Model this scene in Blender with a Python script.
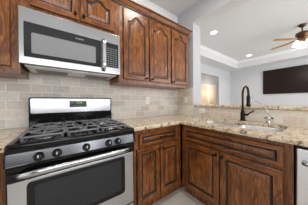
import bpy, bmesh, math, random
from mathutils import Vector, Matrix

sc = bpy.context.scene
for o in list(bpy.data.objects):
    bpy.data.objects.remove(o)
COL = sc.collection

# ------------------------------------------------------------------ camera
CAM = Vector((0.2461, -1.6986, 1.1563))
YAW, PITCH, ROLL, FPX = 0.6333, -0.0073, -0.0058, 126.30
fw = Vector((math.sin(YAW) * math.cos(PITCH), math.cos(YAW) * math.cos(PITCH), math.sin(PITCH)))
rt = Vector((math.cos(YAW), -math.sin(YAW), 0))
up = rt.cross(fw)
rt2 = rt * math.cos(ROLL) + up * math.sin(ROLL)
up2 = -rt * math.sin(ROLL) + up * math.cos(ROLL)
cd = bpy.data.cameras.new('camera')
cam = bpy.data.objects.new('camera', cd)
COL.objects.link(cam)
cam.matrix_world = Matrix(((rt2.x, up2.x, -fw.x, CAM.x), (rt2.y, up2.y, -fw.y, CAM.y),
                           (rt2.z, up2.z, -fw.z, CAM.z), (0, 0, 0, 1)))
cd.sensor_width = 36.0
cd.lens = FPX / 308.0 * 36.0
cd.clip_start = 0.02
sc.camera = cam

# ------------------------------------------------------------------ light
sc.view_settings.view_transform = 'Standard'
sc.view_settings.look = 'None'
sc.view_settings.gamma = 1.0
sc.view_settings.use_curve_mapping = False
sc.view_settings.exposure = 0.33
world = bpy.data.worlds.new('world')
sc.world = world
world.use_nodes = True
wb = world.node_tree.nodes['Background']
wb.inputs[0].default_value = (0.93, 0.96, 1.0, 1)
wb.inputs[1].default_value = 1.08


def area(name, loc, target, sx, sy, watts, color=(1, 1, 1)):
    l = bpy.data.lights.new(name, 'AREA')
    l.shape = 'RECTANGLE'
    l.size, l.size_y, l.energy, l.color = sx, sy, watts, color
    o = bpy.data.objects.new(name, l)
    COL.objects.link(o)
    o.location = loc
    o.rotation_euler = (Vector(target) - Vector(loc)).to_track_quat('-Z', 'Y').to_euler()
    return o


area('window_daylight', (0.6, -4.6, 1.75), (0.8, 0, 1.4), 3.2, 1.4, 45, (0.97, 0.98, 1.0))
area('living_window_daylight', (5.0, -4.6, 1.6), (5.2, 0, 1.5), 3.4, 1.9, 80, (0.97, 0.98, 1.0))
area('kitchen_downlight', (0.2, -1.1, 2.78), (0.2, -1.1, 0), 0.25, 0.25, 5, (1.0, 0.93, 0.84))
area('kitchen_downlight', (1.3, -1.1, 2.78), (1.3, -1.1, 0), 0.25, 0.25, 9, (1.0, 0.93, 0.84))


# ------------------------------------------------------------------ materials
def lin(c):
    return tuple(((v / 255.0) / 12.92 if v / 255.0 <= 0.04045 else ((v / 255.0 + 0.055) / 1.055) ** 2.4) for v in c) + (1,)


def mat(name, rgb=None, rough=0.5, metal=0.0, spec=0.5, emit=None, estr=0.0):
    m = bpy.data.materials.new(name)
    m.use_nodes = True
    b = m.node_tree.nodes['Principled BSDF']
    if rgb:
        b.inputs['Base Color'].default_value = lin(rgb)
    b.inputs['Roughness'].default_value = rough
    b.inputs['Metallic'].default_value = metal
    b.inputs['Specular IOR Level'].default_value = spec
    if emit:
        b.inputs['Emission Color'].default_value = lin(emit)
        b.inputs['Emission Strength'].default_value = estr
    return m


def nd(m, typ, **kw):
    n = m.node_tree.nodes.new(typ)
    for k, v in kw.items():
        setattr(n, k, v)
    return n


def lk(m, a, b):
    m.node_tree.links.new(a, b)


def bsdf(m):
    return m.node_tree.nodes['Principled BSDF']


def coords(m, scale=(1, 1, 1), rot=(0, 0, 0), loc=(0, 0, 0)):
    t = nd(m, 'ShaderNodeTexCoord')
    mp = nd(m, 'ShaderNodeMapping')
    mp.inputs['Scale'].default_value = scale
    mp.inputs['Rotation'].default_value = rot
    mp.inputs['Location'].default_value = loc
    lk(m, t.outputs['Object'], mp.inputs['Vector'])
    return mp.outputs['Vector']


def ramp(m, src, stops):
    r = nd(m, 'ShaderNodeValToRGB')
    els = r.color_ramp.elements
    while len(els) < len(stops):
        els.new(0.5)
    for e, (p, c) in zip(els, stops):
        e.position = p
        e.color = lin(c)
    lk(m, src, r.inputs['Fac'])
    return r.outputs['Color']


def noise(m, vec, scale, detail=3, rough=0.55, dist=0.0):
    n = nd(m, 'ShaderNodeTexNoise')
    n.inputs['Scale'].default_value = scale
    n.inputs['Detail'].default_value = detail
    n.inputs['Roughness'].default_value = rough
    n.inputs['Distortion'].default_value = dist
    lk(m, vec, n.inputs['Vector'])
    return n.outputs['Fac']


def mix(m, fac, a, b, mode='MIX'):
    x = nd(m, 'ShaderNodeMix', data_type='RGBA', blend_type=mode)
    if isinstance(fac, float):
        x.inputs[0].default_value = fac
    else:
        lk(m, fac, x.inputs[0])
    for s, i in ((a, 6), (b, 7)):
        if isinstance(s, tuple):
            x.inputs[i].default_value = lin(s)
        else:
            lk(m, s, x.inputs[i])
    return x.outputs[2]


def bump(m, h, strength=0.2, dist=0.002):
    b = nd(m, 'ShaderNodeBump')
    b.inputs['Strength'].default_value = strength
    b.inputs['Distance'].default_value = dist
    lk(m, h, b.inputs['Height'])
    lk(m, b.outputs['Normal'], bsdf(m).inputs['Normal'])


def wood(name, horizontal=False, tint=1.0):
    m = mat(name, rough=0.26, spec=0.5)
    st = (4.0, 34, 34) if horizontal else (34, 34, 4.0)
    v = coords(m, st)
    f = noise(m, v, 1.0, 4, 0.65, 2.2)
    k = lambda c: (c[0] * 1.07 * tint, c[1] * 1.07 * tint, c[2] * 0.98 * tint)
    c1 = ramp(m, f, [(0.33, k((36, 18, 10))), (0.46, k((92, 50, 25))), (0.64, k((160, 102, 55)))])
    v2 = coords(m, (2.5, 2.5, 2.5))
    g = noise(m, v2, 2.2, 2)
    c2 = mix(m, ramp(m, g, [(0.35, (255, 255, 255)), (0.7, (205, 190, 180))]), c1, c1)
    c3 = mix(m, 0.38, c1, ramp(m, g, [(0.35, k((128, 75, 38))), (0.7, k((74, 36, 18)))]))
    lk(m, c3, bsdf(m).inputs['Base Color'])
    return m


M_wood = wood('stained_wood')
M_rail = wood('stained_wood_rail', True)
M_glaze = mat('dark_glaze', (30, 19, 15), 0.4)
M_bronze = mat('oil_rubbed_bronze', (38, 30, 27), 0.3, 0.85)
M_black = mat('black_enamel', (8, 8, 9), 0.12, spec=0.35)
M_blackmat = mat('black_plastic', (16, 16, 17), 0.4, spec=0.35)
M_iron = mat('cast_iron', (118, 118, 121), 0.42, 0.3)
M_chrome = mat('chrome', (215, 217, 220), 0.12, 1.0)
M_white = mat('white_plastic', (240, 239, 234), 0.4)
M_paintg = mat('grey_wall_paint', (205, 206, 208), 0.75, spec=0.2)
M_paintw = mat('white_wall_paint', (240, 240, 240), 0.7, spec=0.2)
M_ceil = mat('ceiling_paint', (226, 227, 228), 0.85, spec=0.1)
M_trim = mat('white_trim_paint', (244, 244, 243), 0.45)


def stainless(name, rgb, rough=0.20):
    m = mat(name, rgb, rough, 1.0)
    v = coords(m, (3, 3, 60))
    f = noise(m, v, 1.0, 2)
    r = nd(m, 'ShaderNodeMapRange')
    r.inputs['To Min'].default_value = rough - 0.02
    r.inputs['To Max'].default_value = rough + 0.03
    lk(m, f, r.inputs['Value'])
    lk(m, r.outputs['Result'], bsdf(m).inputs['Roughness'])
    return m


M_steel = stainless('stainless_steel', (192, 193, 195))
M_sink = stainless('sink_steel', (222, 222, 222), 0.36)
bsdf(M_sink).inputs['Metallic'].default_value = 0.7
M_panel = stainless('polished_panel_steel', (172, 174, 178), 0.18)
M_satin = stainless('satin_steel', (226, 226, 226), 0.38)


def glass_dark(name, rgb, rough=0.06):
    return mat(name, rgb, rough, 0.0, 0.35)


M_glass = glass_dark('dark_oven_glass', (40, 41, 43))
M_mwglass = glass_dark('black_door_glass', (44, 45, 48), 0.1)
M_mesh = glass_dark('grey_screened_glass', (136, 137, 138), 0.16)


def granite(name):
    m = mat(name, rough=0.12, spec=0.5)
    v = coords(m)
    a = noise(m, v, 26, 5, 0.7, 0.4)
    base = ramp(m, a, [(0.33, (104, 78, 56)), (0.44, (190, 166, 134)), (0.56, (228, 213, 187)), (0.72, (192, 162, 118))])
    b = noise(m, v, 52, 4, 0.75)
    sp = ramp(m, b, [(0.385, (255, 255, 255)), (0.425, (0, 0, 0))])
    c = mix(m, sp, base, (52, 40, 34))
    d = noise(m, v, 110, 2, 0.6)
    sw = ramp(m, d, [(0.60, (0, 0, 0)), (0.66, (255, 255, 255))])
    lk(m, mix(m, sw, c, (232, 222, 204)), bsdf(m).inputs['Base Color'])
    return m


M_granite = granite('speckled_granite')


def tile(name, axis, u0, v0, lit_tint=(1, 1, 1)):
    """Tumbled 3x6 stone subway tile in running bond. axis: which coordinate runs along the wall."""
    m = mat(name, rough=0.5, spec=0.35)
    sc_ = lambda c: tuple(min(250, a * w) for a, w in zip(c, lit_tint))
    t = nd(m, 'ShaderNodeTexCoord')
    s = nd(m, 'ShaderNodeSeparateXYZ')
    lk(m, t.outputs['Object'], s.inputs[0])
    cb = nd(m, 'ShaderNodeCombineXYZ')
    ad = nd(m, 'ShaderNodeMath', operation='ADD')
    ad.inputs[1].default_value = u0
    lk(m, s.outputs[axis], ad.inputs[0])
    ad2 = nd(m, 'ShaderNodeMath', operation='ADD')
    ad2.inputs[1].default_value = v0
    lk(m, s.outputs[2], ad2.inputs[0])
    lk(m, ad.outputs[0], cb.inputs[0])
    lk(m, ad2.outputs[0], cb.inputs[1])
    br = nd(m, 'ShaderNodeTexBrick')
    br.offset = 0.5
    br.inputs['Scale'].default_value = 1.0
    br.inputs['Brick Width'].default_value = 0.163
    br.inputs['Row Height'].default_value = 0.0817
    br.inputs['Mortar Size'].default_value = 0.0045
    br.inputs['Mortar Smooth'].default_value = 0.3
    br.inputs['Color1'].default_value = lin(sc_((174, 166, 155)))
    br.inputs['Color2'].default_value = lin(sc_((226, 219, 208)))
    br.inputs['Mortar'].default_value = lin((240, 238, 233))
    lk(m, cb.outputs[0], br.inputs['Vector'])
    v = coords(m)
    f = noise(m, v, 30, 5, 0.7)
    g = noise(m, v, 7, 2)
    c = mix(m, 0.30, br.outputs['Color'], ramp(m, f, [(0.3, (170, 161, 150)), (0.6, (230, 224, 216))]))
    c = mix(m, 0.22, c, ramp(m, g, [(0.4, (192, 194, 184)), (0.6, (222, 196, 180))]))
    lk(m, c, bsdf(m).inputs['Base Color'])
    inv = nd(m, 'ShaderNodeMath', operation='SUBTRACT')
    inv.inputs[0].default_value = 1.0
    lk(m, br.outputs['Fac'], inv.inputs[1])
    bump(m, inv.outputs[0], 0.5, 0.003)
    return m


M_tileb = tile('stone_subway_tile', 0, -0.009 + 0.163 * 8, -1.336 + 0.0817 * 20)
M_tiler = tile('stone_subway_tile_lit', 1, 1.427 + 0.163 * 20, -0.998 + 0.0817 * 20, (1.20, 1.14, 1.10))  # same tile, with window light put into a paler, warmer colour


def floor_mat():
    m = mat('floor_tile', rough=0.35)
    v = coords(m, loc=(0.12, 0.05, 0))
    br = nd(m, 'ShaderNodeTexBrick')
    br.offset = 0.5
    br.inputs['Scale'].default_value = 1.0
    br.inputs['Brick Width'].default_value = 0.46
    br.inputs['Row Height'].default_value = 0.46
    br.inputs['Mortar Size'].default_value = 0.005
    br.inputs['Color1'].default_value = lin((200, 193, 182))
    br.inputs['Color2'].default_value = lin((208, 201, 190))
    br.inputs['Mortar'].default_value = lin((150, 142, 132))
    lk(m, v, br.inputs['Vector'])
    f = noise(m, v, 6, 4)
    lk(m, mix(m, 0.25, br.outputs['Color'], ramp(m, f, [(0.35, (176, 168, 156)), (0.65, (218, 213, 204))])), bsdf(m).inputs['Base Color'])
    return m


M_floor = floor_mat()


# ------------------------------------------------------------------ mesh helpers
class MB:
    def __init__(self):
        self.bm = bmesh.new()

    def face(self, vs, mi=0, smooth=False):
        try:
            f = self.bm.faces.new(vs)
            f.material_index = mi
            f.smooth = smooth
            return f
        except ValueError:
            return None

    def box(self, x0, x1, y0, y1, z0, z1, bev=0.0, mi=0, seg=2):
        x0, x1 = sorted((x0, x1)); y0, y1 = sorted((y0, y1)); z0, z1 = sorted((z0, z1))
        r = bmesh.ops.create_cube(self.bm, size=1.0, matrix=Matrix.Translation(((x0 + x1) / 2, (y0 + y1) / 2, (z0 + z1) / 2)) @ Matrix.Diagonal((x1 - x0, y1 - y0, z1 - z0, 1)))
        vs = r['verts']
        fs = set(f for v in vs for f in v.link_faces)
        for f in fs:
            f.material_index = mi
        if bev > 0:
            es = set(e for v in vs for e in v.link_edges)
            q = bmesh.ops.bevel(self.bm, geom=list(es), offset=min(bev, 0.49 * min(x1 - x0, y1 - y0, z1 - z0)), segments=seg, affect='EDGES', profile=0.6)
            for f in q['faces']:
                f.material_index = mi
                f.smooth = True
        return self

    def loops(self, loops, mi=0, cap0=True, cap1=True, smooth=False, closed=True, mis=None):
        rings = [[self.bm.verts.new(p) for p in lp] for lp in loops]
        n = len(rings[0])
        for k in range(len(rings) - 1):
            for i in range(n if closed else n - 1):
                j = (i + 1) % n
                self.face([rings[k][i], rings[k][j], rings[k + 1][j], rings[k + 1][i]], mis[k] if mis else mi, smooth)
        if cap0:
            self.face(list(reversed(rings[0])), mis[0] if mis else mi)
        if cap1:
            self.face(rings[-1], mis[-1] if mis else mi)
        return rings

    def lathe(self, prof, center=(0, 0, 0), axis='Z', seg=20, mi=0, cap=True, M=None):
        """prof: list of (radius, height) along the axis."""
        c = Vector(center)
        lps = []
        for r, h in prof:
            ring = []
            for i in range(seg):
                a = 2 * math.pi * i / seg
                p = Vector((r * math.cos(a), r * math.sin(a), h))
                if axis == 'Y':
                    p = Vector((p.x, -p.z, p.y))      # grows toward -y
                elif axis == 'X':
                    p = Vector((p.z, p.x, p.y))
                if M is not None:
                    p = M @ p
                ring.append(c + p)
            lps.append(ring)
        self.loops(lps, mi, cap, cap, True)
        return self

    def tube(self, pts, r, seg=10, mi=0, cap=True):
        pts = [Vector(p) for p in pts]
        rad = r if isinstance(r, (list, tuple)) else [r] * len(pts)
        lps = []
        t0 = (pts[1] - pts[0]).normalized()
        n = t0.orthogonal().normalized()
        for i, p in enumerate(pts):
            if i == 0:
                t = t0
            elif i == len(pts) - 1:
                t = (pts[i] - pts[i - 1]).normalized()
            else:
                t = ((pts[i] - pts[i - 1]).normalized() + (pts[i + 1] - pts[i]).normalized()).normalized()
            n = (n - t * n.dot(t)).normalized()
            b = t.cross(n)
            lps.append([p + (n * math.cos(2 * math.pi * k / seg) + b * math.sin(2 * math.pi * k / seg)) * rad[i] for k in range(seg)])
        self.loops(lps, mi, cap, cap, True)
        return self

    def prism(self, poly, z0, z1, mi=0):
        self.loops([[(x, y, z0) for x, y in poly], [(x, y, z1) for x, y in poly]], mi)
        return self

    def build(self, name, mats, parent=None, loc=None):
        bmesh.ops.recalc_face_normals(self.bm, faces=self.bm.faces[:])
        me = bpy.data.meshes.new(name)
        self.bm.to_mesh(me)
        self.bm.free()
        for m in (mats if isinstance(mats, (list, tuple)) else [mats]):
            me.materials.append(m)
        o = bpy.data.objects.new(name, me)
        COL.objects.link(o)
        if parent is not None:
            o.parent = parent
        if loc:
            o.location = loc
        return o


def tag(o, label, cat, group=None):
    o['label'] = label
    o['category'] = cat
    if group:
        o['group'] = group
    return o


def thing(name, label, cat, loc=(0, 0, 0), rz=0.0, group=None):
    o = bpy.data.objects.new(name, None)
    o.empty_display_size = 0.05
    COL.objects.link(o)
    o.location = loc
    o.rotation_euler = (0, 0, rz)
    return tag(o, label, cat, group)


def struct(name, mb, mats):
    o = mb.build(name, mats)
    o['kind'] = 'structure'
    return o


def text_part(name, s, size, m, parent, loc, rot, label=None):
    cu = bpy.data.curves.new(name, 'FONT')
    cu.body = s
    cu.size = size
    cu.align_x = 'CENTER'
    cu.align_y = 'CENTER'
    cu.extrude = 0.0004
    t = bpy.data.objects.new(name + '_tmp', cu)
    COL.objects.link(t)
    bpy.context.view_layer.update()
    me = bpy.data.meshes.new_from_object(t.evaluated_get(bpy.context.evaluated_depsgraph_get()))
    bpy.data.objects.remove(t)
    me.materials.clear()
    me.materials.append(m)
    o = bpy.data.objects.new(name, me)
    COL.objects.link(o)
    o.parent = parent
    o.location = loc
    o.rotation_euler = rot
    if label:
        o['label'] = label
    return o


def rounded(poly, r, k=6):
    out = []
    n = len(poly)
    for i in range(n):
        p, a, b = Vector(poly[i]), Vector(poly[i - 1]), Vector(poly[(i + 1) % n])
        d1, d2 = (a - p), (b - p)
        rr = min(r, d1.length * 0.45, d2.length * 0.45)
        s, e = p + d1.normalized() * rr, p + d2.normalized() * rr
        for j in range(k + 1):
            t = j / k
            q = s * (1 - t) ** 2 + p * 2 * t * (1 - t) + e * t * t
            out.append((q.x, q.y))
    return out


def offset(poly, d):
    """inset a CCW polygon by d (negative grows)"""
    n = len(poly)
    out = []
    for i in range(n):
        p, a, b = Vector(poly[i]), Vector(poly[i - 1]), Vector(poly[(i + 1) % n])
        t1, t2 = (p - a).normalized(), (b - p).normalized()
        n1, n2 = Vector((-t1.y, t1.x)), Vector((-t2.y, t2.x))
        m = n1 + n2
        m = m / max(0.2, (1 + n1.dot(n2)))
        q = p + m * d
        out.append((q.x, q.y))
    return out


# ------------------------------------------------------------------ room shell
XW = 2.07      # tiled face of the right wall
CZ = 2.80      # kitchen ceiling
b = MB(); b.box(-3.0, 9.5, -6.0, 3.0, -0.06, 0.0)
struct('floor', b, M_floor)
b = MB(); b.box(-3.0, 2.29, 0.01, 0.13, 0.0, CZ)
struct('wall_back', b, M_paintw)
b = MB()
b.box(2.08, 2.29, -0.347, 0.01, 0, CZ)            # stub
b.box(2.08, 2.29, -3.4, -0.347, 2.515, CZ)        # header over the pass-through
b.box(2.14, 2.29, -3.4, -0.347, 0, 1.058)         # pony wall under the bar
struct('wall_right', b, mat('mid_grey_wall_paint', (190, 191, 195), 0.75, spec=0.2))
b = MB(); b.box(-3.0, 2.08, -5.0, 0.01, CZ, CZ + 0.08)
struct('ceiling', b, M_ceil)
b = MB(); b.box(-3.0, XW, 0.0, 0.009, 0.90, 1.47)
struct('trim_1', b, M_tileb)
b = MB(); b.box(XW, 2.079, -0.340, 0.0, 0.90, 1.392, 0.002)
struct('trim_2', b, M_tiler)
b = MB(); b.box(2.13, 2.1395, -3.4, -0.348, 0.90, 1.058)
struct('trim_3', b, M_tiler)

b = MB()
for x0, x1, z0, z1 in ((-1.75, -1.2, 1.0, CZ), (0.35, 0.75, 1.0, CZ), (2.0, 2.4, 1.0, CZ), (-1.2, 0.35, 2.3, CZ), (0.75, 2.0, 2.3, CZ)):
    b.box(x0, x1, -4.85, -4.72, z0, z1)
struct('reflection_wall_rear', b, M_paintg)  # unseen wall with window gaps, added for the steel to reflect
b = MB()
b.box(-1.75, 0.75, -4.85, -4.70, 0, 1.0)
b.box(1.35, 2.4, -4.85, -4.70, 0, 1.0)
struct('reflection_panelling', b, mat('dark_reflection_panel', (64, 60, 60), 0.5))  # unseen dark panelling, added to give the steel dark reflections
M_taupe = mat('taupe_reflection_wall', (112, 104, 98), 0.7, spec=0.2)
b = MB(); b.box(-1.75, -1.62, -4.72, -3.0, 0, CZ)
struct('reflection_wall_left', b, M_taupe)  # unseen wall piece, added to darken reflections in the range panel

b = MB(); b.box(2.082, 2.288, -3.4, -0.349, 2.509, 2.5148)
struct('soffit_lightener', b, M_ceil)  # paler sheet under the header, added to make its soffit look brighter

# living room beyond the pass-through
LC, TC = 2.74, 3.05
TX0, TX1, TY0, TY1 = 2.62, 7.12, -4.4, 0.85
b = MB()
b.box(2.29, 7.66, TY1, 1.38, LC, TC + 0.1)
b.box(2.29, 7.66, -5.0, TY0, LC, TC + 0.1)
b.box(2.29, TX0, TY0, TY1, LC, TC + 0.1)
b.box(TX1, 7.66, TY0, TY1, LC, TC + 0.1)
b.box(TX0, TX1, TY0, TY1, TC, TC + 0.1)
struct('ceiling_living', b, M_ceil)


def crown_loop(mb, poly, prof):
    """sweep profile [(inset, z)] round a CCW polygon"""
    mb.loops([[(x, y, z) for x, y in offset(poly, d)] for d, z in prof], 0, False, False)


b = MB()
tr = [(TX0, TY0), (TX1, TY0), (TX1, TY1), (TX0, TY1)]
crown_loop(b, tr, [(0.0, TC - 0.085), (0.010, TC - 0.085), (0.014, TC - 0.07), (0.024, TC - 0.06), (0.05, TC - 0.022), (0.07, TC - 0.014), (0.074, TC)])
struct('trim_4', b, M_trim)
b = MB()
crown_loop(b, tr, [(0.0, LC + 0.03), (0.01, LC + 0.03), (0.012, LC - 0.006), (-0.03, LC - 0.006)])
struct('trim_5', b, M_ceil)

b = MB(); b.box(7.66, 7.78, -6.0, 1.5, 0, TC)
struct('wall_far', b, M_paintg)
b = MB()
b.box(2.29, 4.95, 1.38, 1.53, 0, LC)
b.box(6.43, 7.66, 1.38, 1.53, 0, LC)
b.box(4.95, 6.43, 1.38, 1.53, 2.345, LC)
struct('wall_side', b, M_paintg)
b = MB(); b.box(2.18, 2.29, 0.13, 1.38, 0, LC)
struct('wall_partition', b, M_paintg)
b = MB()
b.box(4.3, 9.4, 2.45, 2.55, 0, 2.7)
b.box(9.4, 9.5, 1.5, 2.55, 0, 2.7)
b.box(4.2, 4.3, 1.53, 2.55, 0, 2.7)
b.box(7.66, 9.4, 1.42, 1.5, 0, 2.7)
struct('wall_hall', b, M_paintg)
b = MB(); b.box(4.2, 9.5, 1.53, 2.55, 2.7, 2.76)
struct('ceiling_hall', b, M_ceil)
M_door = mat('cream_door_paint', (240, 216, 188), 0.4)


def panel_door(name, x0, x1):
    b = MB()
    b.box(x0, x1, 2.415, 2.448, 0.01, 2.05, 0.004)
    w = x1 - x0
    for z0, z1 in ((0.2, 0.95), (1.1, 1.9)):
        for k in range(2):
            xa = x0 + 0.1 + k * (w - 0.1) / 2
            b.box(xa, xa + (w - 0.3) / 2, 2.406, 2.42, z0, z1, 0.008)
    o = struct(name, b, M_door)
    h = MB()
    kx = x1 - 0.06 if name.endswith('1') else x0 + 0.06
    h.lathe([(0.006, 0), (0.024, 0.003), (0.012, 0.02), (0.026, 0.045), (0.02, 0.065), (0.0, 0.07)], (kx, 2.414, 0.98), 'Y', 12)
    h.build('door_handle', M_bronze, o)
    return o


panel_door('door_1', 6.48, 7.23)
panel_door('door_2', 7.36, 8.16)
b = MB()
for x0, x1 in ((6.40, 6.48), (7.23, 7.36), (8.16, 8.24)):
    b.box(x0, x1, 2.43, 2.449, 0, 2.14, 0.003)
b.box(6.40, 8.24, 2.428, 2.449, 2.06, 2.14, 0.003)
struct('trim_6', b, M_trim)
lh = bpy.data.lights.new('hall_lamp', 'POINT'); lh.energy = 16; lh.color = (1.0, 0.92, 0.82); lh.shadow_soft_size = 0.08
oh = bpy.data.objects.new('hall_lamp', lh); COL.objects.link(oh); oh.location = (7.3, 1.75, 1.7)


# ------------------------------------------------------------------ cabinetry
def door_mesh(x0, x1, z0, z1, yb, t=0.02, stile=0.052, arch=0.0, flat=False):
    """raised-panel cabinet front; back at y=yb, front at y=yb-t. material 0 wood, 1 rail, 2 dark glaze"""
    K = 17
    yf = yb - t
    xm, hw = (x0 + x1) / 2, (x1 - x0) / 2

    def bumpf(u):
        t_ = min(1.0, abs(u) / 0.80)
        return 0.5 + 0.5 * math.cos(math.pi * t_) if t_ < 1 else 0.0

    def ring(i, y, a):
        w = hw - i
        pts = [(x0 + i, y, z0 + i), (x1 - i, y, z0 + i)]
        for k in range(K):
            u = 1 - 2 * k / (K - 1)
            top = z1 - i - (arch * (1 - bumpf(u)) if a else 0.0)
            pts.append((xm + u * w, y, top))
        return pts

    s = stile
    spec = [(0.0, yb, 0), (0.0, yf + 0.005, 0), (0.005, yf, 0), (s, yf, 1), (s + 0.004, yf + 0.006, 1), (s + 0.010, yf + 0.010, 1),
            (s + 0.017, yf + 0.010, 1), (s + 0.042, yf + 0.002, 1)]
    mis = [2, 0, 0, 2, 2, 2, 0]
    mb = MB()
    rings = [[mb.bm.verts.new(p) for p in ring(i, y, a)] for i, y, a in spec]
    n = len(rings[0])
    for k in range(len(rings) - 1):
        for i in range(n):
            j = (i + 1) % n
            m = mis[k]
            if m == 0 and k == 2 and (i == 0 or 2 <= i < n - 1):
                m = 1
            mb.face([rings[k][i], rings[k][j], rings[k + 1][j], rings[k + 1][i]], m)
    mb.face(list(reversed(rings[0])), 0)
    mb.face(rings[-1], 1 if flat else 0)
    return mb


WM = [M_wood, M_rail, M_glaze]


def knob(parent, x, y, z):
    h = MB()
    h.lathe([(0.009, 0.0), (0.009, 0.003), (0.005, 0.006), (0.005, 0.014), (0.012, 0.018), (0.015, 0.024), (0.012, 0.031), (0.0, 0.033)], (x, y, z), 'Y', 16)
    return h.build('knob', M_bronze, parent)


def case(root, w, d, z0, z1, toe=False, top=True, fx=None):
    b = MB()
    zb = z0
    b.box(0, 0.018, -d, 0, zb, z1, 0.001)
    b.box(w - 0.018, w, -d, 0, zb, z1, 0.001)
    b.box(0.018, w - 0.018, -d + 0.02, -0.006, zb, zb + 0.018)
    b.box(0.018, w - 0.018, -0.006, 0, zb + 0.018, z1)
    if top:
        b.box(0.018, w - 0.018, -d + 0.02, -0.006, z1 - 0.018, z1)
    b.box(0.018, fx if fx else w - 0.018, -d, -d + 0.02, zb, z1, 0.001)
    o = b.build('cabinet_body', WM, root)
    if toe:
        t = MB()
        t.box(0.0, w, -d + 0.06, -d + 0.075, 0, z0 - 0.001)
        t.box(0.0, 0.018, -d + 0.075, 0, 0, z0 - 0.001)
        t.box(w - 0.018, w, -d + 0.075, 0, 0, z0 - 0.001)
        t.build('toe_kick', WM, root)
    return o


def crown(root, w, d, zt, left=False, right=True):
    """stepped cornice along the front, returning along exposed ends"""
    b = MB()
    prof = [(0.002, -0.035), (0.008, -0.035), (0.010, -0.020), (0.018, -0.012), (0.040, 0.022), (0.050, 0.030), (0.052, 0.045), (0.0, 0.045)]
    lps = []
    for o, z in prof:
        pts = [(-o if left else 0.0, 0.0, zt + z)] if left else []
        pts += [(-o if left else 0.0, -d - o, zt + z), ((w + o) if right else w, -d - o, zt + z)]
        if right:
            pts.append((w + o, 0.0, zt + z))
        lps.append(pts)
    rings = [[b.bm.verts.new(p) for p in lp] for lp in lps]
    mis = [2, 2, 0, 1, 2, 0, 0]
    for k in range(len(rings) - 1):
        for i in range(len(rings[0]) - 1):
            b.face([rings[k][i], rings[k][i + 1], rings[k + 1][i + 1], rings[k + 1][i]], mis[k])
    for e in (0, -1):
        b.face([r[e] for r in rings], 0)
    return b.build('crown_moulding', WM, root)


UD = 0.325
# right upper cabinet, three arched doors
c = thing('upper_cabinet', 'three-door brown wood wall cabinet with arched panels, right of the microwave', 'cabinet', (0.768, -0.001, 0))
UW = 1.205
case(c, UW, UD, 1.375, 2.275)
for (x0, x1, kx) in ((0.052, 0.395, 0.352), (0.413, 0.780, 0.442), (0.806, 1.176, 0.832)):
    d = door_mesh(x0, x1, 1.42, 2.228, -UD - 0.0005, arch=0.075).build('door', WM, c)
    knob(d, kx, -UD - 0.0205, 1.448)
crown(c, UW, UD, 2.285, False, True)

# cabinet over the microwave
c = thing('upper_cabinet', 'short two-door brown wood cabinet directly above the microwave', 'cabinet', (0.0, -0.001, 0))
case(c, 0.766, UD, 1.8655, 2.275)
for (x0, x1, kx) in ((0.056, 0.384, 0.356), (0.396, 0.722, 0.424)):
    d = door_mesh(x0, x1, 1.912, 2.228, -UD - 0.0005, arch=0.05).build('door', WM, c)
    knob(d, kx, -UD - 0.0205, 1.952)
crown(c, 0.766, UD, 2.285, False, False)

# left upper cabinet
c = thing('upper_cabinet', 'brown wood wall cabinet left of the microwave, cut off by the frame edge', 'cabinet', (-0.622, -0.001, 0))
case(c, 0.620, UD, 1.375, 2.275)
for (x0, x1, kx) in ((0.040, 0.306, 0.280), (0.314, 0.574, 0.340)):
    d = door_mesh(x0, x1, 1.42, 2.228, -UD - 0.0005, arch=0.06).build('door', WM, c)
    knob(d, kx, -UD - 0.0205, 1.448)
crown(c, 0.620, UD, 2.285, True, False)

BD = 0.605
# base cabinet between range and corner
c = thing('base_cabinet', 'brown wood base cabinet with one wide drawer over two doors, beside the range', 'cabinet', (0.772, -0.001, 0))
case(c, 1.28, BD, 0.107, 0.874, True, False, fx=0.692)
d = door_mesh(0.086, 0.612, 0.712, 0.836, -BD - 0.0005, stile=0.03, flat=True).build('drawer', WM, c)
h = MB()
h.tube([(0.352, -BD - 0.02, 0.774), (0.354, -BD - 0.040, 0.774), (0.366, -BD - 0.047, 0.774), (0.412, -BD - 0.047, 0.774), (0.424, -BD - 0.040, 0.774), (0.426, -BD - 0.02, 0.774)], [0.006, 0.005, 0.005, 0.005, 0.005, 0.006], 8)
h.build('pull', M_bronze, d)
for (x0, x1, kx) in ((0.058, 0.340, 0.318), (0.352, 0.650, 0.378)):
    d = door_mesh(x0, x1, 0.140, 0.685, -BD - 0.0005).build('door', WM, c)
    knob(d, kx, -BD - 0.0205, 0.645)

# sink base on the peninsula, faces -x
c = thing('base_cabinet', 'reddish-brown wood sink base with long false drawer front and two doors, under the sink', 'cabinet', (2.073, -0.632, 0), -math.pi / 2)
case(c, 0.943, BD, 0.107, 0.874, True, False)
door_mesh(0.048, 0.900, 0.700, 0.845, -BD - 0.0005, stile=0.034, flat=True).build('drawer_front', WM, c)
for (x0, x1, kx) in ((0.042, 0.462, 0.436), (0.474, 0.898, 0.500)):
    d = door_mesh(x0, x1, 0.140, 0.678, -BD - 0.0005).build('door', WM, c)
    knob(d, kx, -BD - 0.0205, 0.640)

# base cabinet left of range (a sliver at the frame edge)
c = thing('base_cabinet', 'brown wood base cabinet left of the range, mostly outside the frame', 'cabinet', (-0.62, -0.001, 0))
case(c, 0.612, BD, 0.107, 0.874, True, False)
d = door_mesh(0.04, 0.57, 0.712, 0.836, -BD - 0.0005, stile=0.03, flat=True).build('drawer', WM, c)
knob(d, 0.305, -BD - 0.0205, 0.774)
for (x0, x1, kx) in ((0.04, 0.301, 0.28), (0.309, 0.57, 0.33)):
    d = door_mesh(x0, x1, 0.140, 0.685, -BD - 0.0005).build('door', WM, c)
    knob(d, kx, -BD - 0.0205, 0.645)

# ------------------------------------------------------------------ granite
Z0, Z1 = 0.876, 0.914


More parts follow.
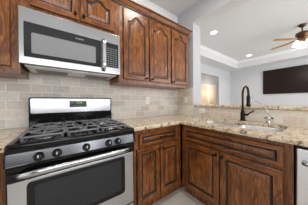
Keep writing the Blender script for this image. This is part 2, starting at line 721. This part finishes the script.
def slab(name, poly, holes, z0, z1, label, cat):
    """poly CCW; eased front edge; holes = list of CW/CCW loops cut through"""
    mb = MB(); bm = mb.bm
    prof = [(0.009, z0), (0.002, z0 + 0.004), (0.0, z0 + 0.012), (0.0, z1 - 0.012), (0.003, z1 - 0.004), (0.010, z1)]
    rings = [[bm.verts.new((x, y, z)) for x, y in offset(poly, d)] for d, z in prof]
    n = len(poly)
    for k in range(len(rings) - 1):
        for i in range(n):
            j = (i + 1) % n
            mb.face([rings[k][i], rings[k][j], rings[k + 1][j], rings[k + 1][i]], 0, False)
    hol = []
    for h in holes:
        hol.append([[bm.verts.new((x, y, z)) for x, y in h] for z in (z0, z1)])
        for i in range(len(h)):
            j = (i + 1) % len(h)
            mb.face([hol[-1][0][i], hol[-1][0][j], hol[-1][1][j], hol[-1][1][i]])
    for side, idx in ((rings[0], 0), (rings[-1], 1)):
        es = []
        for lp in [side] + [h[idx] for h in hol]:
            for i in range(len(lp)):
                a, c_ = lp[i], lp[(i + 1) % len(lp)]
                es.append(bm.edges.get((a, c_)) or bm.edges.new((a, c_)))
        if holes:
            bmesh.ops.triangle_fill(bm, edges=es, use_beauty=True)
        else:
            mb.face(side)
    o = mb.build(name, M_granite)
    return tag(o, label, cat)


XF = XW - 0.645
poly = [(0.768, -0.645), (XF, -0.645), (XF, -2.45), (2.129, -2.45), (2.129, -0.349), (XW - 0.001, -0.349), (XW - 0.001, -0.001), (0.768, -0.001)]
SINK = [(2.005, -0.665), (2.005, -1.495), (1.555, -1.495), (1.555, -1.125), (1.575, -1.085), (1.575, -0.665)]
hole = rounded(list(reversed(SINK)), 0.10, 7)
slab('countertop', poly, [hole], Z0, Z1, 'L-shaped beige speckled granite countertop running from the range round the sink', 'countertop')
slab('countertop', [(-0.62, -0.645), (-0.004, -0.645), (-0.004, -0.001), (-0.62, -0.001)], [], Z0, Z1, 'beige granite countertop piece left of the range', 'countertop')
slab('bar_top', [(2.112, -3.4), (2.52, -3.4), (2.52, -0.352), (2.112, -0.352)], [], 1.0605, 1.100, 'raised beige granite bar top ledge on the tiled half wall behind the sink', 'countertop')

# ------------------------------------------------------------------ sink
c = thing('kitchen_sink', 'double-bowl stainless steel undermount sink set in the granite countertop', 'sink', (1.76, -1.085, 0.875))


def basin(poly, depth, name):
    o = Vector((1.76, -1.085))
    p = [(x - o.x, y - o.y) for x, y in poly]
    mb = MB()
    prof = [(-0.016, 0.0), (0.0, 0.0), (0.003, -0.004), (0.010, -depth * 0.7), (0.03, -depth * 0.93), (0.07, -depth)]
    lps = [[(x, y, z) for x, y in offset(p, d)] for d, z in prof]
    low = [[(x, y, z - 0.003) for x, y in offset(p, d - 0.003)] for d, z in reversed(prof)]
    mb.loops(lps, 0, False, True, True)
    b_ = mb.build('basin', M_sink, c)
    cx = sum(q[0] for q in p) / len(p); cy = sum(q[1] for q in p) / len(p)
    dm = MB()
    dm.lathe([(0.0, 0.001), (0.018, 0.001), (0.022, 0.004), (0.042, 0.004), (0.046, 0.0005)], (cx, cy, -depth), 'Z', 20, cap=False)
    dm.build('drain', M_chrome, b_)


basin(rounded([(1.585, -1.067), (1.995, -1.067), (1.995, -0.675), (1.585, -0.675)], 0.09), 0.17, 'l')
basin(rounded([(1.565, -1.485), (1.995, -1.485), (1.995, -1.103), (1.565, -1.103)], 0.10), 0.19, 'r')

# ------------------------------------------------------------------ faucets
FX, FY = 2.065, -1.085
c = thing('kitchen_faucet', 'tall black gooseneck pull-down faucet standing behind the sink', 'faucet', (FX, FY, Z1 + 0.0005))
th = math.radians(36)
dx, dy = -math.cos(th), -math.sin(th)
b = MB()
b.lathe([(0.032, 0), (0.032, 0.006), (0.026, 0.012), (0.024, 0.05), (0.026, 0.06), (0.024, 0.10), (0.017, 0.12), (0.016, 0.135)], (0, 0, 0), 'Z', 20)
b.build('base', M_bronze, c)
M_bronze2 = mat('polished_dark_bronze', (70, 48, 36), 0.2, 0.95)
M_copper = mat('brushed_copper_bronze', (120, 78, 46), 0.28, 0.9)
R = 0.088
pts = [(0, 0, 0.13), (0, 0, 0.22), (0, 0, 0.325)]
for k in range(1, 13):
    a = math.pi * k / 12
    pts.append((dx * R * (1 - math.cos(a)), dy * R * (1 - math.cos(a)), 0.325 + R * math.sin(a)))
pts.append((dx * 2 * R, dy * 2 * R, 0.29))
b = MB(); b.tube(pts, 0.0115, 14); b.build('spout', M_bronze2, c)
b = MB()
b.lathe([(0.0128, 0.0), (0.0165, 0.003), (0.0165, 0.02), (0.0125, 0.024)], (0, 0, 0.295), 'Z', 16, cap=False)
b.build('spout_collar', M_copper, c)
b = MB()
b.lathe([(0.014, 0.30), (0.018, 0.292), (0.019, 0.25), (0.017, 0.22), (0.0215, 0.205), (0.0215, 0.185), (0.017, 0.180), (0.0, 0.180)], (dx * 2 * R, dy * 2 * R, 0), 'Z', 16)
b.build('spray_head', M_bronze, c)
b = MB()
b.lathe([(0.014, 0.0), (0.014, 0.03), (0.011, 0.036)], (0.0, -0.022, 0.075), 'Y', 14)
b.tube([(0, -0.052, 0.075), (-0.004, -0.066, 0.092), (-0.008, -0.10, 0.118), (-0.01, -0.118, 0.128)], [0.009, 0.008, 0.0065, 0.0075], 10)
b.build('lever_handle', M_bronze, c)

GX, GY = 2.075, -1.325
c = thing('water_filter_faucet', 'small chrome filter faucet with thin arched spout right of the black faucet', 'faucet', (GX, GY, Z1 + 0.0005))
b = MB()
b.lathe([(0.024, 0), (0.024, 0.006), (0.019, 0.012), (0.018, 0.035), (0.024, 0.045), (0.024, 0.062), (0.012, 0.072), (0.007, 0.085)], (0, 0, 0), 'Z', 18)
b.build('base', M_chrome, c)
b = MB()
b.tube([(0, 0, 0.08), (0.0, 0.008, 0.14), (0.0, 0.035, 0.185), (-0.005, 0.075, 0.22), (-0.01, 0.115, 0.242), (-0.014, 0.145, 0.247), (-0.018, 0.163, 0.24), (-0.02, 0.168, 0.225)], 0.0034, 10)
b.build('spout', M_chrome, c)
b = MB()
b.tube([(0, -0.005, 0.054), (-0.008, -0.022, 0.058), (-0.014, -0.04, 0.054)], [0.007, 0.006, 0.008], 10)
b.tube([(0, 0.005, 0.054), (0.0, 0.032, 0.05)], [0.007, 0.008], 10)
b.build('lever_handle', M_blackmat, c)

# ------------------------------------------------------------------ range
RY = -0.690
c = thing('gas_range', 'freestanding stainless steel gas range with black cooktop and five knobs', 'range', (0.0, 0.0, 0.0))
b = MB()
b.box(0.001, 0.761, -0.690, -0.02, 0.03, 0.885, 0.003)
for x in (0.05, 0.71):
    for y in (-0.58, -0.08):
        b.lathe([(0.018, 0.0), (0.018, 0.03)], (x, y, 0.0), 'Z', 10)
b.build('body', M_blackmat, c)
b = MB()   # cooktop pan with raised rim
ctop = [(0.001, -0.715), (0.761, -0.715), (0.761, -0.02), (0.001, -0.02)]
cr = rounded(ctop, 0.02, 4)
b.loops([[(x, y, z) for x, y in offset(cr, d)] for d, z in ((0.006, 0.886), (0.0, 0.892), (0.0, 0.918), (0.004, 0.926), (0.010, 0.929), (0.028, 0.926), (0.040, 0.914), (0.06, 0.912))], 0, True, True, True)
b.build('cooktop', M_black, c)


def burner(x, y, r, oval=1.0):
    q = MB()
    Mx = Matrix.Diagonal((1, oval, 1))
    q.lathe([(r * 1.35, 0.0), (r * 1.3, 0.006), (r, 0.008), (r, 0.02), (r * 0.9, 0.022)], (x, y, 0.9125), 'Z', 24, M=Mx)
    o = q.build('burner', M_steel, c)
    q = MB()
    q.lathe([(r * 0.95, 0.0), (r * 0.98, 0.006), (r * 0.8, 0.010), (0.0, 0.011)], (x, y, 0.935), 'Z', 24, M=Mx)
    q.build('burner_cap', M_iron, o)


burner(0.155, -0.53, 0.042); burner(0.155, -0.22, 0.036); burner(0.605, -0.53, 0.040); burner(0.605, -0.22, 0.034); burner(0.38, -0.375, 0.030, 2.2)


def grate(x0, x1, y0, y1, kind):
    g = MB()
    zt, r = 0.957, 0.0072
    rect = rounded([(x0, y0), (x1, y0), (x1, y1), (x0, y1)], 0.03, 4)
    lp = [(x, y, zt - 0.008) for x, y in rect]
    g.tube(lp + [lp[0]], r, 8)
    xm, ym = (x0 + x1) / 2, (y0 + y1) / 2
    for x, y in ((x0 + 0.012, y0 + 0.012), (x1 - 0.012, y0 + 0.012), (x1 - 0.012, y1 - 0.012), (x0 + 0.012, y1 - 0.012)):
        g.tube([(x, y, 0.9145), (x, y, zt - 0.008)], [0.009, 0.007], 8)

    def bar(a, b_):
        (ax, ay), (bx, by) = a, b_
        g.tube([(ax, ay, zt - 0.008), (ax * .85 + bx * .15, ay * .85 + by * .15, zt), (bx, by, zt)], [r, r, r * 0.85], 8)

    if kind == 'side':
        g.tube([(x0, ym, zt - 0.008), (xm, ym, zt - 0.002), (x1, ym, zt - 0.008)], r, 8)
        for cy in ((y0 + ym) / 2, (y1 + ym) / 2):
            for a in (0, 90, 180, 270):
                t = math.radians(a)
                ex = x1 if a == 0 else x0 if a == 180 else xm
                ey = cy + (ym - y0) / 2 * (1 if a == 90 else -1 if a == 270 else 0)
                bar((ex, ey), (xm + 0.028 * math.cos(t), cy + 0.028 * math.sin(t)))
            ring = [(xm + 0.078 * math.cos(2 * math.pi * k / 20), cy + 0.072 * math.sin(2 * math.pi * k / 20), zt - 0.004) for k in range(21)]
            g.tube(ring, r * 0.85, 8)
    else:
        for s in (-1, 1):
            curve = [(xm + s * (0.035 + 0.022 * math.cos(math.pi * 2 * (k / 12 - 0.5))), y0 + (y1 - y0) * k / 12, zt - 0.003) for k in range(13)]
            g.tube(curve, r, 8)
        for y in (y0 + 0.12, ym, y1 - 0.12):
            bar((x0, y), (xm - 0.014, y)); bar((x1, y), (xm + 0.014, y))
        bar((xm, y0), (xm, y0 + 0.09)); bar((xm, y1), (xm, y1 - 0.09))
    return g.build('grate', M_iron, c)


grate(0.047, 0.262, -0.655, -0.095, 'side')
grate(0.276, 0.486, -0.655, -0.095, 'mid')
grate(0.500, 0.715, -0.655, -0.095, 'side')

# backguard
b = MB()
b.box(0.004, 0.758, -0.095, -0.015, 0.93, 1.035, 0.004)
bg = [(0.002, 1.03), (0.760, 1.03), (0.760, 1.205), (0.002, 1.205)]
r0 = rounded(bg, 0.022, 4)
b.loops([[(x, -0.015, z) for x, z in offset(r0, 0.004)], [(x, -0.08, z) for x, z in r0], [(x, -0.092, z) for x, z in offset(r0, 0.005)]], 0, True, True, True)
bk = b.build('backguard', M_black, c)
b = MB()
r1 = rounded([(0.018, 1.049), (0.744, 1.049), (0.744, 1.191), (0.018, 1.191)], 0.012, 4)
b.loops([[(x, y, z) for x, z in offset(r1, d)] for d, y in ((0, -0.0915), (0, -0.0945), (0.002, -0.096))], 0, True, True, False)
b.build('steel_face', M_steel, bk)
b = MB()
r1 = rounded([(0.316, 1.103), (0.478, 1.103), (0.478, 1.169), (0.316, 1.169)], 0.008, 4)
b.loops([[(x, y, z) for x, z in offset(r1, d)] for d, y in ((0, -0.0955), (0, -0.0985), (0.002, -0.0995))], 0, True, True, False)
dp = b.build('display_panel', M_black, bk)
M_green = mat('green_led', (120, 190, 70), 0.5, emit=(140, 210, 80), estr=0.6)
M_ink = mat('pale_print', (205, 208, 212), 0.5)
M_logo = mat('grey_print', (120, 122, 126), 0.5)
text_part('clock_digits', '12:00', 0.026, M_green, dp, (0.405, -0.1000, 1.150), (math.pi / 2, 0, 0))
for i in range(6):
    b = MB(); b.box(0.330 + i * 0.024, 0.345 + i * 0.024, -0.1005, -0.0990, 1.113, 1.120, 0.0004)
    b.build('button', M_logo, dp)
b = MB(); b.box(0.330, 0.352, -0.1005, -0.0990, 1.145, 1.155, 0.0004)
b.build('button', M_logo, dp)
text_part('logo_text', 'FRIGIDAIRE', 0.012, M_logo, bk, (0.397, -0.0964, 1.077), (math.pi / 2, 0, 0))

# control panel (leans back slightly) and knobs
b = MB()
b.loops([[(0.006, y, z) for y, z in ((-0.645, 0.806), (-0.701, 0.806), (-0.702, 0.811), (-0.694, 0.874), (-0.690, 0.8785), (-0.645, 0.8785))],
         [(0.756, y, z) for y, z in ((-0.645, 0.806), (-0.701, 0.806), (-0.702, 0.811), (-0.694, 0.874), (-0.690, 0.8785), (-0.645, 0.8785))]])
cp = b.build('control_panel', M_panel, c)
b = MB()
for x0, x1 in ((0.0, 0.0055), (0.7565, 0.762)):
    b = MB(); b.box(x0, x1, -0.709, -0.645, 0.806, 0.8855, 0.002)
    b.build('end_cap', M_black, c)
tilt = math.atan2(0.011, 0.096)
for x in (0.137, 0.222, 0.386, 0.540, 0.612):
    b = MB()
    T = Matrix.Rotation(-tilt, 3, 'X')
    yk = -0.697
    b.lathe([(0.026, 0.0), (0.026, 0.004), (0.022, 0.008), (0.021, 0.024), (0.018, 0.028), (0.0, 0.0285)], (x, yk, 0.838), 'Y', 22)
    k_ = b.build('knob', M_blackmat, c)
    b = MB()
    b.box(x - 0.0045, x + 0.0045, yk - 0.038, yk - 0.024, 0.838 - 0.019, 0.838 + 0.019, 0.002)
    b.build('grip', M_blackmat, k_)
    b = MB()
    b.box(x - 0.003, x + 0.003, yk - 0.0395, yk - 0.0375, 0.838 + 0.003, 0.838 + 0.018, 0.0005)
    b.build('pointer_mark', M_ink, k_)

# oven door
b = MB()
b.box(0.010, 0.752, -0.700, -0.648, 0.282, 0.7215, 0.005)
od = b.build('oven_door', M_steel, c)
b = MB()
b.box(0.0035, 0.7585, -0.7035, -0.660, 0.7215, 0.800, 0.002)
b.build('door_top_trim', M_black, od)
b = MB()
wn = rounded([(0.084, 0.395), (0.672, 0.395), (0.672, 0.704), (0.084, 0.704)], 0.03, 5)
b.loops([[(x, y, z) for x, z in offset(wn, d)] for d, y in ((0, -0.6995), (0, -0.7025), (0.003, -0.7035))], 0, True, True, False)
wf = b.build('window_border', M_black, od)
b = MB()
wn2 = rounded([(0.118, 0.428), (0.638, 0.428), (0.638, 0.676), (0.118, 0.676)], 0.02, 5)
b.loops([[(x, y, z) for x, z in offset(wn2, d)] for d, y in ((0, -0.7032), (0.001, -0.7042))], 0, True, True, False)
b.build('window_glass', M_glass, wf)
b = MB()   # broad arched bar handle
cs = []
for k in range(15):
    u = k / 14
    x = 0.040 + 0.682 * u
    e = min(1.0, min(u, 1 - u) / 0.10)
    e = e * e * (3 - 2 * e)
    y = -0.7105 - 0.040 * e
    h_ = 0.013 + 0.004 * e
    zc = 0.752 + 0.014 * e
    cs.append([(x, y - 0.009 * math.cos(a), zc + h_ * math.sin(a)) for a in [2 * math.pi * q / 12 for q in range(12)]])
b.loops(cs, 0, True, True, True)
hd = b.build('handle', M_steel, od)
for x0, x1 in ((0.010, 0.062), (0.700, 0.752)):
    b = MB(); b.box(x0, x1, -0.722, -0.703, 0.736, 0.772, 0.006)
    b.build('handle_bracket', M_black, hd)
# storage drawer
b = MB()
b.box(0.010, 0.752, -0.698, -0.648, 0.065, 0.270, 0.005)
dr = b.build('storage_drawer', M_steel, c)

# ------------------------------------------------------------------ microwave
c = thing('microwave', 'stainless over-the-range microwave with black glass door, mounted above the range', 'microwave', (0.0, 0.0, 0.0))
b = MB()
b.box(0.003, 0.759, -0.352, -0.001, 1.452, 1.8645, 0.001)
b.build('body', M_blackmat, c)
b = MB()
b.box(0.001, 0.761, -0.382, -0.353, 1.446, 1.862, 0.0025)
fr = b.build('front_frame', M_steel, c)
b = MB()
r1 = rounded([(0.027, 1.497), (0.568, 1.497), (0.568, 1.757), (0.027, 1.757)], 0.006, 3)
b.loops([[(x, y, z) for x, z in offset(r1, d)] for d, y in ((0, -0.3815), (0, -0.384), (0.002, -0.385))], 0, True, True, False)
dr = b.build('door', M_mwglass, c)
b = MB()
r1 = rounded([(0.068, 1.528), (0.518, 1.528), (0.518, 1.684), (0.068, 1.684)], 0.012, 4)
b.loops([[(x, y, z) for x, z in offset(r1, d)] for d, y in ((0, -0.3848), (0.001, -0.3856))], 0, True, True, False)
b.build('window', M_mesh, dr)
text_part('logo_text', 'FRIGIDAIRE', 0.0125, M_ink, dr, (0.385, -0.3856, 1.722), (math.pi / 2, 0, 0))
b = MB()
cs = []
for k in range(15):
    u = k / 14
    z = 1.462 + 0.325 * u
    e = min(1.0, min(u, 1 - u) / 0.14); e = e * e * (3 - 2 * e)
    y = -0.386 - 0.036 * e
    cs.append([(0.590 + 0.018 * math.cos(a), y + 0.009 * math.sin(a), z) for a in [2 * math.pi * q / 12 for q in range(12)]])
b.loops(cs, 0, True, True, True)
b.box(0.578, 0.602, -0.392, -0.3825, 1.458, 1.484, 0.003)
b.box(0.578, 0.602, -0.392, -0.3825, 1.765, 1.791, 0.003)
b.build('handle', M_chrome, dr)
b = MB()
b.box(0.614, 0.742, -0.385, -0.3815, 1.512, 1.760, 0.0015)
kp = b.build('keypad', M_blackmat, c)
M_key = mat('grey_key_print', (118, 120, 124), 0.5)
b = MB()
b.box(0.630, 0.726, -0.3858, -0.3845, 1.722, 1.748, 0.0005)
b.build('display', M_glass, kp)
keys = [str(i) for i in range(1, 10)] + ['', '0', '']
for r_ in range(9):
    for q in range(4):
        b = MB()
        b.box(0.628 + q * 0.026, 0.646 + q * 0.026, -0.3858, -0.3845, 1.697 - r_ * 0.0215, 1.706 - r_ * 0.0215, 0.0004)
        b.build('key', M_key, kp)
# underside: vent lip, lamp lens, filters
b = MB()
b.box(0.02, 0.742, -0.318, -0.03, 1.4385, 1.4515, 0.002)
un = b.build('underside_panel', M_satin, c)
for x0, x1 in ((0.07, 0.30), (0.46, 0.69)):
    b = MB(); b.box(x0, x1, -0.22, -0.07, 1.4345, 1.4390, 0.001)
    b.build('grease_filter', M_iron, un)
b = MB()
b.box(0.33, 0.43, -0.30, -0.25, 1.4350, 1.4390, 0.001)
b.build('lamp_lens', M_white, un)

# ------------------------------------------------------------------ dishwasher
c = thing('dishwasher', 'stainless steel dishwasher at the right edge beside the sink cabinet', 'dishwasher', (2.073, -1.577, 0), -math.pi / 2)
b = MB(); b.box(0.002, 0.602, -0.59, -0.01, 0.02, 0.872, 0.003); b.build('body', M_blackmat, c)
b = MB(); b.box(0.012, 0.592, -0.640, -0.592, 0.115, 0.858, 0.006); dd = b.build('door', M_satin, c)
b = MB()
b.tube([(0.045, -0.642, 0.782), (0.046, -0.672, 0.782), (0.06, -0.682, 0.782), (0.545, -0.682, 0.782), (0.558, -0.672, 0.782), (0.559, -0.642, 0.782)], 0.011, 12)
b.build('handle', M_steel, dd)
b = MB(); b.box(0.012, 0.592, -0.575, -0.5905, 0.02, 0.105, 0.002); b.build('toe_panel', M_blackmat, c)


# ------------------------------------------------------------------ outlets and switch
def outlet(label, loc, rz, w, h, kind, group=None):
    c = thing('switch_plate' if kind == 'switch' else 'outlet', label, 'light switch' if kind == 'switch' else 'outlet', loc, rz)
    b = MB()
    b.box(-w / 2, w / 2, -0.006, -0.0003, -h / 2, h / 2, 0.0025)
    p = b.build('plate', M_white, c)
    horiz = w > h
    if kind == 'switch':
        b = MB(); b.box(-0.017, 0.017, -0.010, -0.0055, -0.033, 0.033, 0.002); b.build('rocker', M_white, c)
    else:
        for s in (-1, 1):
            ox, oz = (s * 0.020, 0) if horiz else (0, s * 0.020)
            b = MB()
            b.lathe([(0.0165, 0.0), (0.0165, 0.002), (0.0, 0.0022)], (ox, -0.0058, oz), 'Y', 18)
            q = b.build('socket', M_white, c)
            b = MB()
            for t in (-1, 1):
                if horiz:
                    b.box(ox - 0.004, ox + 0.004, -0.0086, -0.0079, oz + t * 0.006 - 0.001, oz + t * 0.006 + 0.001)
                else:
                    b.box(ox + t * 0.006 - 0.001, ox + t * 0.006 + 0.001, -0.0086, -0.0079, oz - 0.004, oz + 0.004)
            b.build('slot', M_blackmat, q)
    return c


outlet('white upright outlet on the tiled back wall between range and corner', (1.362, 0.0, 1.175), 0, 0.072, 0.116, 'outlet')
outlet('white light switch on the tiled side wall by the corner', (XW, -0.185, 1.185), -math.pi / 2, 0.072, 0.116, 'switch')
outlet('white sideways outlet on the low tiled wall behind the sink', (2.13, -0.475, 1.0), -math.pi / 2, 0.116, 0.072, 'outlet')

# ------------------------------------------------------------------ living room things
c = thing('television', 'large black flat television mounted on the far living room wall', 'television', (7.656, -0.93, 1.98))
b = MB()
b.box(-0.055, -0.004, -0.92, 0.92, -0.522, 0.522, 0.006)
b.box(-0.004, -0.0005, -0.3, 0.3, -0.2, 0.2)
b.build('casing', M_blackmat, c)
M_screen = mat('tv_screen', (36, 24, 20), 0.3, spec=0.2)  # brownish room reflection put into the black screen's colour
b = MB(); b.box(-0.0575, -0.0548, -0.908, 0.908, -0.506, 0.512); b.build('screen', M_screen, c)

M_lens = mat('lit_lens', (255, 252, 245), 0.5, emit=(255, 250, 240), estr=6.0)


def can(label, x, y):
    c = thing('recessed_light', label, 'ceiling light', (x, y, TC), 0, 'recessed lights in the tray ceiling')
    b = MB()
    b.lathe([(0.108, -0.0005), (0.105, -0.006), (0.085, -0.009), (0.080, -0.004)], (0, 0, 0), 'Z', 28, cap=False)
    b.build('trim_ring', M_trim, c)
    b = MB()
    b.lathe([(0.0, -0.004), (0.082, -0.004)], (0, 0, 0), 'Z', 28, cap=False)
    b.build('lens', M_lens, c)
    l = bpy.data.lights.new('downlight_lamp', 'SPOT')
    l.energy = 30; l.spot_size = math.radians(130); l.spot_blend = 0.8; l.shadow_soft_size = 0.08; l.color = (1.0, 0.96, 0.90)
    o = bpy.data.objects.new('downlight_lamp', l); COL.objects.link(o)
    o.parent = c; o.location = (0, 0, -0.03)
    return c


can('round recessed ceiling light nearer the kitchen, larger in view', 3.65, 0.14)
can('round recessed ceiling light farther off, near the corner of the tray ceiling', 6.55, 0.20)

# ceiling fan
c = thing('ceiling_fan', 'bronze ceiling fan with light wood blades and glowing glass shades', 'ceiling fan', (5.10, -1.345, TC))
M_fan = mat('antique_bronze', (92, 64, 42), 0.35, 0.8)
M_blade = mat('honey_wood_blade', (182, 130, 70), 0.4)
M_shade = mat('lit_frosted_glass', (255, 246, 225), 0.4, emit=(255, 240, 208), estr=1.1)
b = MB(); b.lathe([(0.075, -0.0005), (0.075, -0.012), (0.06, -0.04), (0.03, -0.06), (0.014, -0.065)], (0, 0, 0), 'Z', 24); b.build('canopy', M_fan, c)
b = MB(); b.lathe([(0.013, -0.06), (0.013, -0.17)], (0, 0, 0), 'Z', 12); b.build('downrod', M_fan, c)
b = MB(); b.lathe([(0.03, -0.165), (0.06, -0.175), (0.115, -0.20), (0.125, -0.235), (0.115, -0.27), (0.09, -0.30), (0.085, -0.345), (0.07, -0.36), (0.05, -0.385), (0.0, -0.39)], (0, 0, 0), 'Z', 28); b.build('motor_housing', M_fan, c)
for k in range(5):
    a = math.radians(68 + 72 * k)
    T = Matrix.Rotation(a, 4, 'Z') @ Matrix.Translation((0, 0, -0.352)) @ Matrix.Rotation(math.radians(5), 4, 'X')
    b = MB()
    out = [(0.20, -0.034), (0.30, -0.040), (0.60, -0.046), (0.66, -0.04), (0.68, -0.02), (0.68, 0.02), (0.66, 0.04), (0.60, 0.046), (0.30, 0.040), (0.20, 0.034)]
    b.loops([[tuple(T @ Vector((x, y, z))) for x, y in out] for z in (-0.004, 0.004)])
    bl = b.build('blade', M_blade, c)
    b = MB()
    b.loops([[tuple(T @ Vector((x, y, z))) for x, y in ((0.08, -0.02), (0.24, -0.032), (0.27, 0.0), (0.24, 0.032), (0.08, 0.02))] for z in (0.005, 0.011)])
    b.build('blade_iron', M_fan, bl)
for k in range(3):
    a = math.radians(10 + 120 * k)
    cx, cy = 0.11 * math.cos(a), 0.11 * math.sin(a)
    b = MB()
    b.tube([(0.04 * math.cos(a), 0.04 * math.sin(a), -0.37), (0.09 * math.cos(a), 0.09 * math.sin(a), -0.375), (cx, cy, -0.395)], 0.009, 8)
    arm = b.build('lamp_arm', M_fan, c)
    b = MB()
    b.lathe([(0.025, -0.385), (0.035, -0.40), (0.060, -0.44), (0.074, -0.49), (0.082, -0.515), (0.078, -0.515), (0.056, -0.44), (0.02, -0.39)], (cx, cy, 0), 'Z', 20, cap=False)
    b.build('lamp_shade', M_shade, arm)
    l = bpy.data.lights.new('fan_lamp', 'POINT'); l.energy = 9; l.color = (1.0, 0.93, 0.84); l.shadow_soft_size = 0.03
    o = bpy.data.objects.new('fan_lamp', l); COL.objects.link(o); o.parent = c; o.location = (cx * 1.1, cy * 1.1, -0.53)
